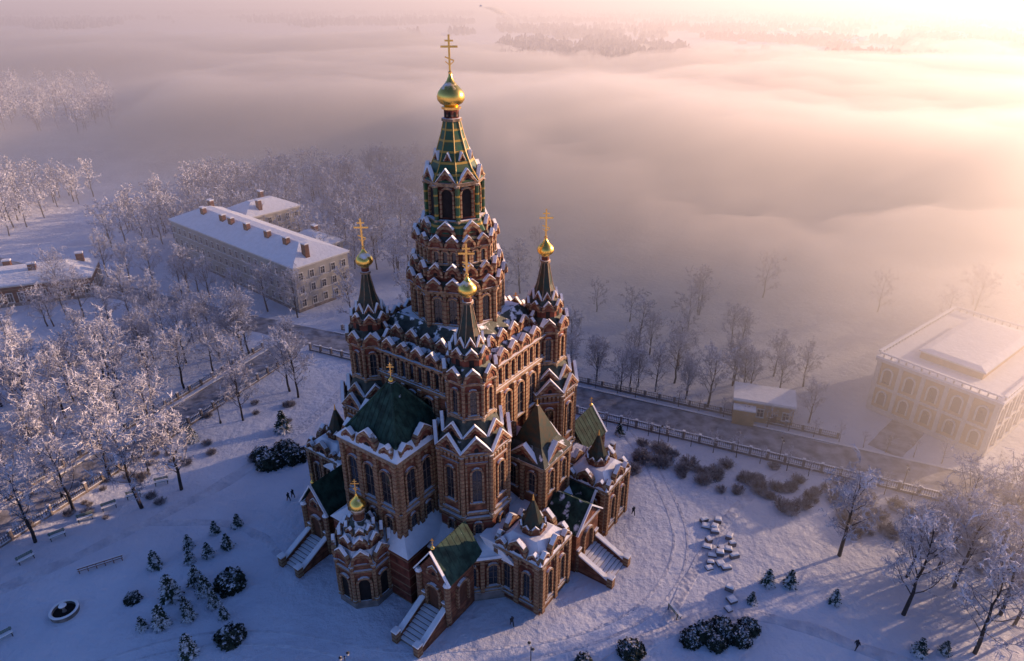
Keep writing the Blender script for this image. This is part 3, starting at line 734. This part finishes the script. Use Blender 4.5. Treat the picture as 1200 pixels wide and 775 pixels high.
# ------------------------------------------------------------ other buildings
def rwin(b,u,z,w,h,tr='white'):
    b.box('glass',u-w/2,u+w/2,.01,.05,z,z+h); b.strip(tr,[(u-w/2-.18,z),(u-w/2-.18,z+h+.18),(u+w/2+.18,z+h+.18),(u+w/2+.18,z)],[(u-w/2,z),(u-w/2,z+h),(u+w/2,z+h),(u+w/2,z)],0,.16)
    b.box(tr,u-.04,u+.04,.05,.09,z,z+h); b.box(tr,u-w/2,u+w/2,.05,.085,z+h*.6,z+h*.6+.07); b.box(tr,u-w/2-.25,u+w/2+.25,0,.28,z-.2,z-.003)
def block(b,x0,y0,L,W,H,st,wall,hip=3.2,step=3.,wh=1.9,ww=1.15,ch=5,trim='white'):
    b.M=Matrix(); b.box(wall,x0,x0+L,y0,y0+W,-.5,H); b.box('stone',x0-.12,x0+L+.12,y0-.12,y0+W+.12,-.5,.8)
    b.box(trim,x0-.4,x0+L+.4,y0-.4,y0+W+.4,H,H+.4)
    cx,cy=x0+L/2,y0+W/2; i=min(W,L)*.42
    P0=[(x0-.5,y0-.5),(x0+L+.5,y0-.5),(x0+L+.5,y0+W+.5),(x0-.5,y0+W+.5)]; P1=[(x0+i,y0+i),(x0+L-i,y0+i),(x0+L-i,y0+W-i),(x0+i,y0+W-i)]
    b.loft('snow',P0,P0,H+.4,H+.6); b.loft('snow',P0,P1,H+.6,H+.6+hip)
    for ang,a,c,w in((-pi/2,y0,cx,L),(pi/2,y0+W,cx,L),(0,x0+L,cy,W),(pi,x0,cy,W)):
        b.M=(T(c,a) if abs(ang)==pi/2 else T(a,c))@RZ(ang-pi/2)
        n=max(1,int(w/step)); sh=(H-.9)/st
        for s in range(st):
            for k in range(n): rwin(b,(k-(n-1)/2)*w/n,1.2+s*sh,ww,wh,trim)
            if s: b.box(trim,-w/2,w/2,0,.14,.75+s*sh,.9+s*sh)
    b.M=Matrix()
    for k in range(ch):
        x=x0+L*(k+.5)/ch+rnd.uniform(-2,2); y=cy+rnd.choice((-1,1))*W*.17
        b.box('brick2',x-.9,x+.9,y-.6,y+.6,H+.8,H+hip+1.6); b.box('snow',x-1.,x+1.,y-.7,y+.7,H+hip+1.6,H+hip+1.95)
    return b
k=B(); block(k,-66,0,66,17,12,3,'ywall',3.4,3.2,1.9,1.2,8); block(k,-66,17.2,14,20,11,3,'ywall',3.,3.2,1.9,1.2,2); block(k,-30,17.2,14,10,9,3,'ywall',2.5,3.2,1.9,1.2,1)
k.finish('stucco_apartment_house',(-56,164,0),math.radians(-40))
k=B(); block(k,-34,0,34,15,5.5,1,'brick',2.6,2.6,2.4,1.2,4); k.finish('brick_house',(-116,175,0),math.radians(21))
k=B(); k.box('ywall2',-5.5,5.5,-3,3,-.3,4.1); k.box('white',-5.8,5.8,-3.3,3.3,4.1,4.35); k.box('snow',-5.8,5.8,-3.3,3.3,4.35,4.8); k.box('ywall2',-5.5,-1.5,-5.,-3.,-.3,3.2);k.box('snow',-5.6,-1.4,-5.2,-3.,3.2,3.5)
k.M=T(0,-3)@RZ(pi); 
for u in(-4.2,0.5): rwin(k,u,1.3,1.1,1.6)
k.box('door',-2.6,-1.5,.01,.08,0,2.2); k.M=T(-5.5,0)@RZ(pi/2); rwin(k,0,1.3,1.1,1.6)
k.finish('ochre_service_house',(49.7,115,0),math.radians(-18))
k=B(); L_,W_,H_=34,21,11
k.box('ywall2',0,L_,0,W_,-.5,H_); k.box('white',-.6,L_+.6,-.6,W_+.6,H_,H_+.6); k.box('snow',-.6,L_+.6,-.6,W_+.6,H_+.6,H_+1.)
k.box('ywall2',5,L_-5,5,W_-5,H_+.8,H_+2.4); k.box('white',4.6,L_-4.6,4.6,W_-4.6,H_+2.4,H_+2.7); k.loft('snow',[(4.6,4.6),(L_-4.6,4.6),(L_-4.6,W_-4.6),(4.6,W_-4.6)],[(6,6),(L_-6,6),(L_-6,W_-6),(6,W_-6)],H_+2.7,H_+3.1)
for ang,px,py,w in((-pi/2,L_/2,0,L_),(pi/2,L_/2,W_,L_),(0,L_,W_/2,W_),(pi,0,W_/2,W_)):
    k.M=T(px,py)@RZ(ang-pi/2); n=int(w/3.6)
    k.box('white',-w/2,w/2,0,.35,5.4,5.8); k.box('white',-w/2,w/2,0,.3,0,1.)
    for i in range(n):
        u=(i-(n-1)/2)*w/n
        k.pex('glass',arch(u,1.5,6.5,8.9),.01,.06); k.strip('white',arch(u,2.1,6.5,8.9),arch(u,1.5,6.5,8.9),0,.25)
        k.pex('glass',arch(u,1.4,1.8,3.9),.01,.06); k.strip('white',arch(u,2.,1.8,3.9),arch(u,1.4,1.8,3.9),0,.25)
    for i in range(n+1): u=(i-n/2)*w/n*.98; k.box('white',u-.35,u+.35,0,.4,1,H_)
    for i in range(n*3): u=(i-(n*3-1)/2)*w/n/3; k.box('white',u-.12,u+.12,.2,.5,H_+1.,H_+1.7)
    k.box('snow',-w/2,w/2,.1,.6,H_+1.7,H_+2.)
k.finish('classical_palace',(85,101,0),math.radians(38))
k=B()
for i in range(40):
    y=rnd.uniform(900,2300); x=y*rnd.uniform(.3,.72); s=rnd.uniform(6,14); k.M=T(x,y)@RZ(rnd.uniform(0,3)); k.box('ywall',-s,s,-s*.6,s*.6,0,s*.6)
    k.loft('snow',[(-s,-s*.6),(s,-s*.6),(s,s*.6),(-s,s*.6)],[(-s,-.1),(s,-.1),(s,.1),(-s,.1)],s*.6,s*1.)
k.finish('distant_village')

# ------------------------------------------------------------ street furniture & small things
def bench(x,y,r):
    k=B()
    for i in range(3): k.box('greenwood',-.9,.9,-.25+i*.17,-.12+i*.17,.42,.47)
    for i in range(3): k.box('greenwood',-.9,.9,.26,.30,.55+i*.14,.65+i*.14)
    k.box('snow',-.88,.88,-.24,.05,.474,.55)
    for s in(-.75,.75): k.box('iron',s-.04,s+.04,-.24,-.18,-.1,.42);k.box('iron',s-.04,s+.04,.3,.36,-.1,.98);k.box('iron',s-.035,s+.035,-.22,.3,.36,.418)
    o=k.single('park_bench',(x,y,0),r); o.scale=(1.25,1.25,1.25)
for x,y,r in [(-60,93.5,.4),(-65.6,87.2,.6),(-70,80.5,.7),(-71.8,75.7,.9),(-68,84.5,.6),(-66,62,.8),(-63,90,.5),(22,66,2.)]: bench(x,y,r)
k=B()
for i in range(6): k.box('wood',-3+i*1.1,-2.9+i*1.1,-.06,.06,-.2,.9)
for z in(.35,.75): k.box('wood',-3.1,2.7,-.09,-.06,z,z+.14); k.box('snow',-3.1,2.7,-.1,-.04,z+.143,z+.2)
k.box('wood',-3.1,2.7,.3,.6,.4,.46); k.box('snow',-3.1,2.7,.3,.6,.463,.56); k.single('wooden_barrier',(-60,74.7,0),.5)
k=B(); k.lathe('stone',[(1.75,-.3),(1.75,.55),(1.45,.55),(1.4,.15),(.05,.12)],28); k.lathe('snow',[(1.8,.55),(1.7,.66),(1.5,.66),(1.42,.553)],28); k.lathe('dark',[(1.4,.16),(.8,.2),(.01,.2)],24)
k.lathe('stone',[(.32,.1),(.18,.5),(.16,1.),(.5,1.15),(.5,1.25),(.02,1.2)],14); k.lathe('snow',[(.5,1.25),(.35,1.45),(.01,1.5)],14); k.single('garden_fountain',(-60.6,66.3,0))
def slabs(x,y,r,n,m):
    k=B(); R=random.Random(n*7+m)
    for i in range(n):
        for j in range(m):
            if R.random()<.2: continue
            k.M=T(j*1.8+R.uniform(-.5,.5),i*1.5+R.uniform(-.4,.4))@RZ(R.uniform(-.5,.5)); hh=R.uniform(.25,.8); a=R.uniform(.35,.75); c=R.uniform(.3,.6)
            k.box('stone',-a,a,-c,c,-.2,hh); k.loft('snow',[(-a,-c),(a,-c),(a,c),(-a,c)],[(-a*.7,-c*.7),(a*.7,-c*.7),(a*.7,c*.7),(-a*.7,c*.7)],hh,hh+.2)
    k.single('snow_covered_slab_stack',(x,y,0),r)
slabs(29,74,-.15,8,2); slabs(32.5,76,-.15,5,1); slabs(29.8,67.,-.1,3,1)
def lamp(x,y):
    k=B(); k.lathe('iron',[(.22,-.2),(.22,.3),(.12,.6),(.07,1.),(.055,4.2),(.09,4.3)],8); k.box('iron',-.5,.5,-.03,.03,4.0,4.06)
    for s in(-.5,.5): k.fr('white',.13,.2,4.1,4.5,6,0,(s,0)); k.fr('iron',.24,.03,4.5,4.75,6,0,(s,0))
    k.single('street_lamp',(x,y,0),rnd.uniform(0,3))
for x,y in [(2.3,57.3),(-30,112),(27,104),(48,100),(66,92),(-64,97),(-57,112),(-20,56),(-75,90)]: lamp(x,y)
def person(x,y,r,step=.18,s=1.):
    V=[(0,0,.93),(0,0,1.18),(0,0,1.43),(0,.0,1.52),(0,.02,1.64),(0,.01,1.74),(.2,0,1.42),(.27,step*.6,1.14),(.26,step*1.1,.9),(-.2,0,1.42),(-.27,-step*.6,1.14),(-.26,-step*.9,.9),
       (.1,0,.86),(.11,-step,.48),(.11,-step*1.6,.06),(.11,-step*1.6+.16,.03),(-.1,0,.86),(-.11,step,.48),(-.11,step*1.3,.06),(-.11,step*1.3+.16,.03)]
    E=[(0,1),(1,2),(2,3),(3,4),(4,5),(2,6),(6,7),(7,8),(2,9),(9,10),(10,11),(0,12),(12,13),(13,14),(14,15),(0,16),(16,17),(17,18),(18,19)]
    Rr=[.19,.18,.19,.07,.11,.09,.09,.07,.05,.09,.07,.05,.12,.09,.06,.05,.12,.09,.06,.05]
    me=bpy.data.meshes.new('walking_person'); me.from_pydata(V,E,[]); me.materials.append(MAT['cloth']); o=bpy.data.objects.new('walking_person',me); COL.objects.link(o)
    md=o.modifiers.new('s','SKIN'); md.use_smooth_shade=True
    for i,q in enumerate(Rr): me.skin_vertices[0].data[i].radius=(q,q)
    me.skin_vertices[0].data[0].use_root=True
    o.modifiers.new('u','SUBSURF').levels=1
    o.location=(x,y,float(th(x,y))+.07); o.rotation_euler=(0,0,r); o.scale=(s,s,s)
for x,y,r in [(0,64.2,.5),(-10,62.6,2.),(-36.4,89.8,1.),(-36.9,89.,1.1),(19.5,85.6,.3),(44,60.5,2.)]: person(x,y,r)

# ------------------------------------------------------------ fog (real volumes)
def volmat(name,dens,g,col=(1,1,1)):
    m=bpy.data.materials.new(name); m.use_nodes=True; nt=m.node_tree
    for n in list(nt.nodes):
        if n.type!='OUTPUT_MATERIAL': nt.nodes.remove(n)
    o=[n for n in nt.nodes if n.type=='OUTPUT_MATERIAL'][0]
    v=nt.nodes.new('ShaderNodeVolumeScatter'); v.inputs['Density'].default_value=dens; v.inputs['Anisotropy'].default_value=g; v.inputs['Color'].default_value=(*col,1)
    nt.links.new(v.outputs[0],o.inputs['Volume']); return m
def sst(a,b_,x):
    t=np.clip((x-a)/(b_-a),0,1); return t*t*(3-2*t)
def fogh(X,Y):
    ys=258-152*sst(-62,12,X)-1.5*np.clip(X-18,0,200); ys=np.maximum(ys,32)
    m=sst(0,1,(Y-ys)/(26+.24*np.clip(ys,0,300)))
    rt=X/np.maximum(Y,1)
    lm=sst(-.70,-.40,rt); lm=np.maximum(lm,.28+.7*sst(640,800,Y)); m=m*lm
    endy=800+420*(1-sst(-.25,.15,rt))
    f=np.zeros_like(X); f2=np.zeros_like(X)
    for i in range(X.shape[0]):
        for j in range(X.shape[1]):
            if m[i,j]>.001:
                f[i,j]=noise.fractal(Vector((X[i,j]*.0055,Y[i,j]*.006,1.7)),.8,2.2,7)
                f2[i,j]=noise.fractal(Vector((X[i,j]*.006,Y[i,j]*.003,8.)),.7,2.2,6)
    m=m*(1-sst(0,1,(Y-endy-240*f2)/220))
    # the bank ends on its sunward side, so the low sun shines into it
    m=m*(1-sst(0,1,(X-(.68*Y+30)-14*f2)/(26+.03*Y)))
    hy=44+7*sst(90,150,Y)-12*sst(170,320,Y)-14*sst(320,600,Y)
    h=m*hy*(1.+.40*f)
    return np.where(h<.05,-1.,np.minimum(h,63))
xs=axis(-1100,1100,-140,260,7,1.035); ys=axis(10,1500,40,420,7,1.03)
X,Y=np.meshgrid(xs,ys); Z=fogh(X,Y); nx,ny=len(xs),len(ys)
V=np.concatenate([np.stack([X.ravel(),Y.ravel(),Z.ravel()],1),np.stack([X.ravel(),Y.ravel(),np.full(X.size,-2.)],1)])
i=np.arange(nx*ny).reshape(ny,nx); o=nx*ny
F=np.stack([i[:-1,:-1].ravel(),i[:-1,1:].ravel(),i[1:,1:].ravel(),i[1:,:-1].ravel()],1)
F=np.concatenate([F,F[:,::-1]+o])
def side(a): return np.stack([a[1:],a[:-1],a[:-1]+o,a[1:]+o],1)
F=np.concatenate([F,side(i[0,:]),side(i[-1,::-1]),side(i[::-1,0]),side(i[:,-1])])
me=bpy.data.meshes.new('fog_bank'); me.from_pydata(V.tolist(),[],F.tolist()); me.materials.append(volmat('fog_volume',.0125,.43,(1.,.965,.985)))
ob=bpy.data.objects.new('fog_bank',me); COL.objects.link(ob)
def vbox(name,z1,dens,g,x=9000,y0=-1500,y1=11000):
    me=bpy.data.meshes.new(name); z0=-3
    vs=[(-x,y0,z0),(x,y0,z0),(x,y1,z0),(-x,y1,z0),(-x,y0,z1),(x,y0,z1),(x,y1,z1),(-x,y1,z1)]
    me.from_pydata(vs,[],[(3,2,1,0),(4,5,6,7),(0,1,5,4),(1,2,6,5),(2,3,7,6),(3,0,4,7)]); me.materials.append(volmat(name+'_volume',dens,g,(1.,.965,.995)))
    o=bpy.data.objects.new(name,me); COL.objects.link(o)
vbox('morning_haze',44,.0019,.4,9000,118)

V=[];F=[];n=14;K=16
for j in range(K):
    t=j/(K-1); c=(14-70*t*t,1700,5+50*t); r=5+13*t+2*math.sin(j*1.9)
    for i in range(n): a=2*pi*i/n; V.append((c[0]+r*math.cos(a),c[1]+r*math.sin(a),c[2]+2*math.sin(i*2+j)))
for j in range(K-1):
    for i in range(n): F.append((j*n+i,j*n+(i+1)%n,(j+1)*n+(i+1)%n,(j+1)*n+i))
F.append(tuple(reversed(range(n)))); F.append(tuple(range((K-1)*n,K*n)))
me=bpy.data.meshes.new('smoke_plume'); me.from_pydata(V,[],F); me.materials.append(volmat('smoke_volume',.03,.1)); ob=bpy.data.objects.new('smoke_plume',me); COL.objects.link(ob)

# ------------------------------------------------------------ light, sky, camera
AZ,EL=math.radians(22),math.radians(14)
w=bpy.data.worlds.new('World'); scene.world=w; w.use_nodes=True; nt=w.node_tree
sky=nt.nodes.new('ShaderNodeTexSky'); sky.sky_type='NISHITA'; sky.sun_disc=False; sky.sun_elevation=EL; sky.sun_rotation=pi/2-AZ
sky.dust_density=1.; sky.ozone_density=5.; sky.air_density=1.
mx=nt.nodes.new('ShaderNodeMix'); mx.data_type='RGBA'; mx.blend_type='MULTIPLY'; mx.inputs[0].default_value=1; mx.inputs[7].default_value=(1.04,.92,1.14,1)
nt.links.new(sky.outputs[0],mx.inputs[6]); nt.links.new(mx.outputs[2],nt.nodes['Background'].inputs[0]); nt.nodes['Background'].inputs[1].default_value=.16
ld=bpy.data.lights.new('sun','SUN'); ld.energy=11; ld.angle=math.radians(.6); ld.color=(1.,.62,.39)
so=bpy.data.objects.new('sun',ld); COL.objects.link(so)
dv=Vector((math.cos(EL)*math.cos(AZ),math.cos(EL)*math.sin(AZ),math.sin(EL))); so.rotation_euler=dv.to_track_quat('Z','Y').to_euler(); so.location=dv*300
cam=bpy.data.cameras.new('camera'); cam.lens=24; cam.sensor_width=36; cam.clip_end=30000; cam.clip_start=.5
co=bpy.data.objects.new('camera',cam); COL.objects.link(co); co.location=(0,0,75); co.rotation_euler=(math.radians(90-26.1),0,0)
scene.camera=co
scene.view_settings.view_transform='Standard'; scene.view_settings.look='None'; scene.view_settings.exposure=0
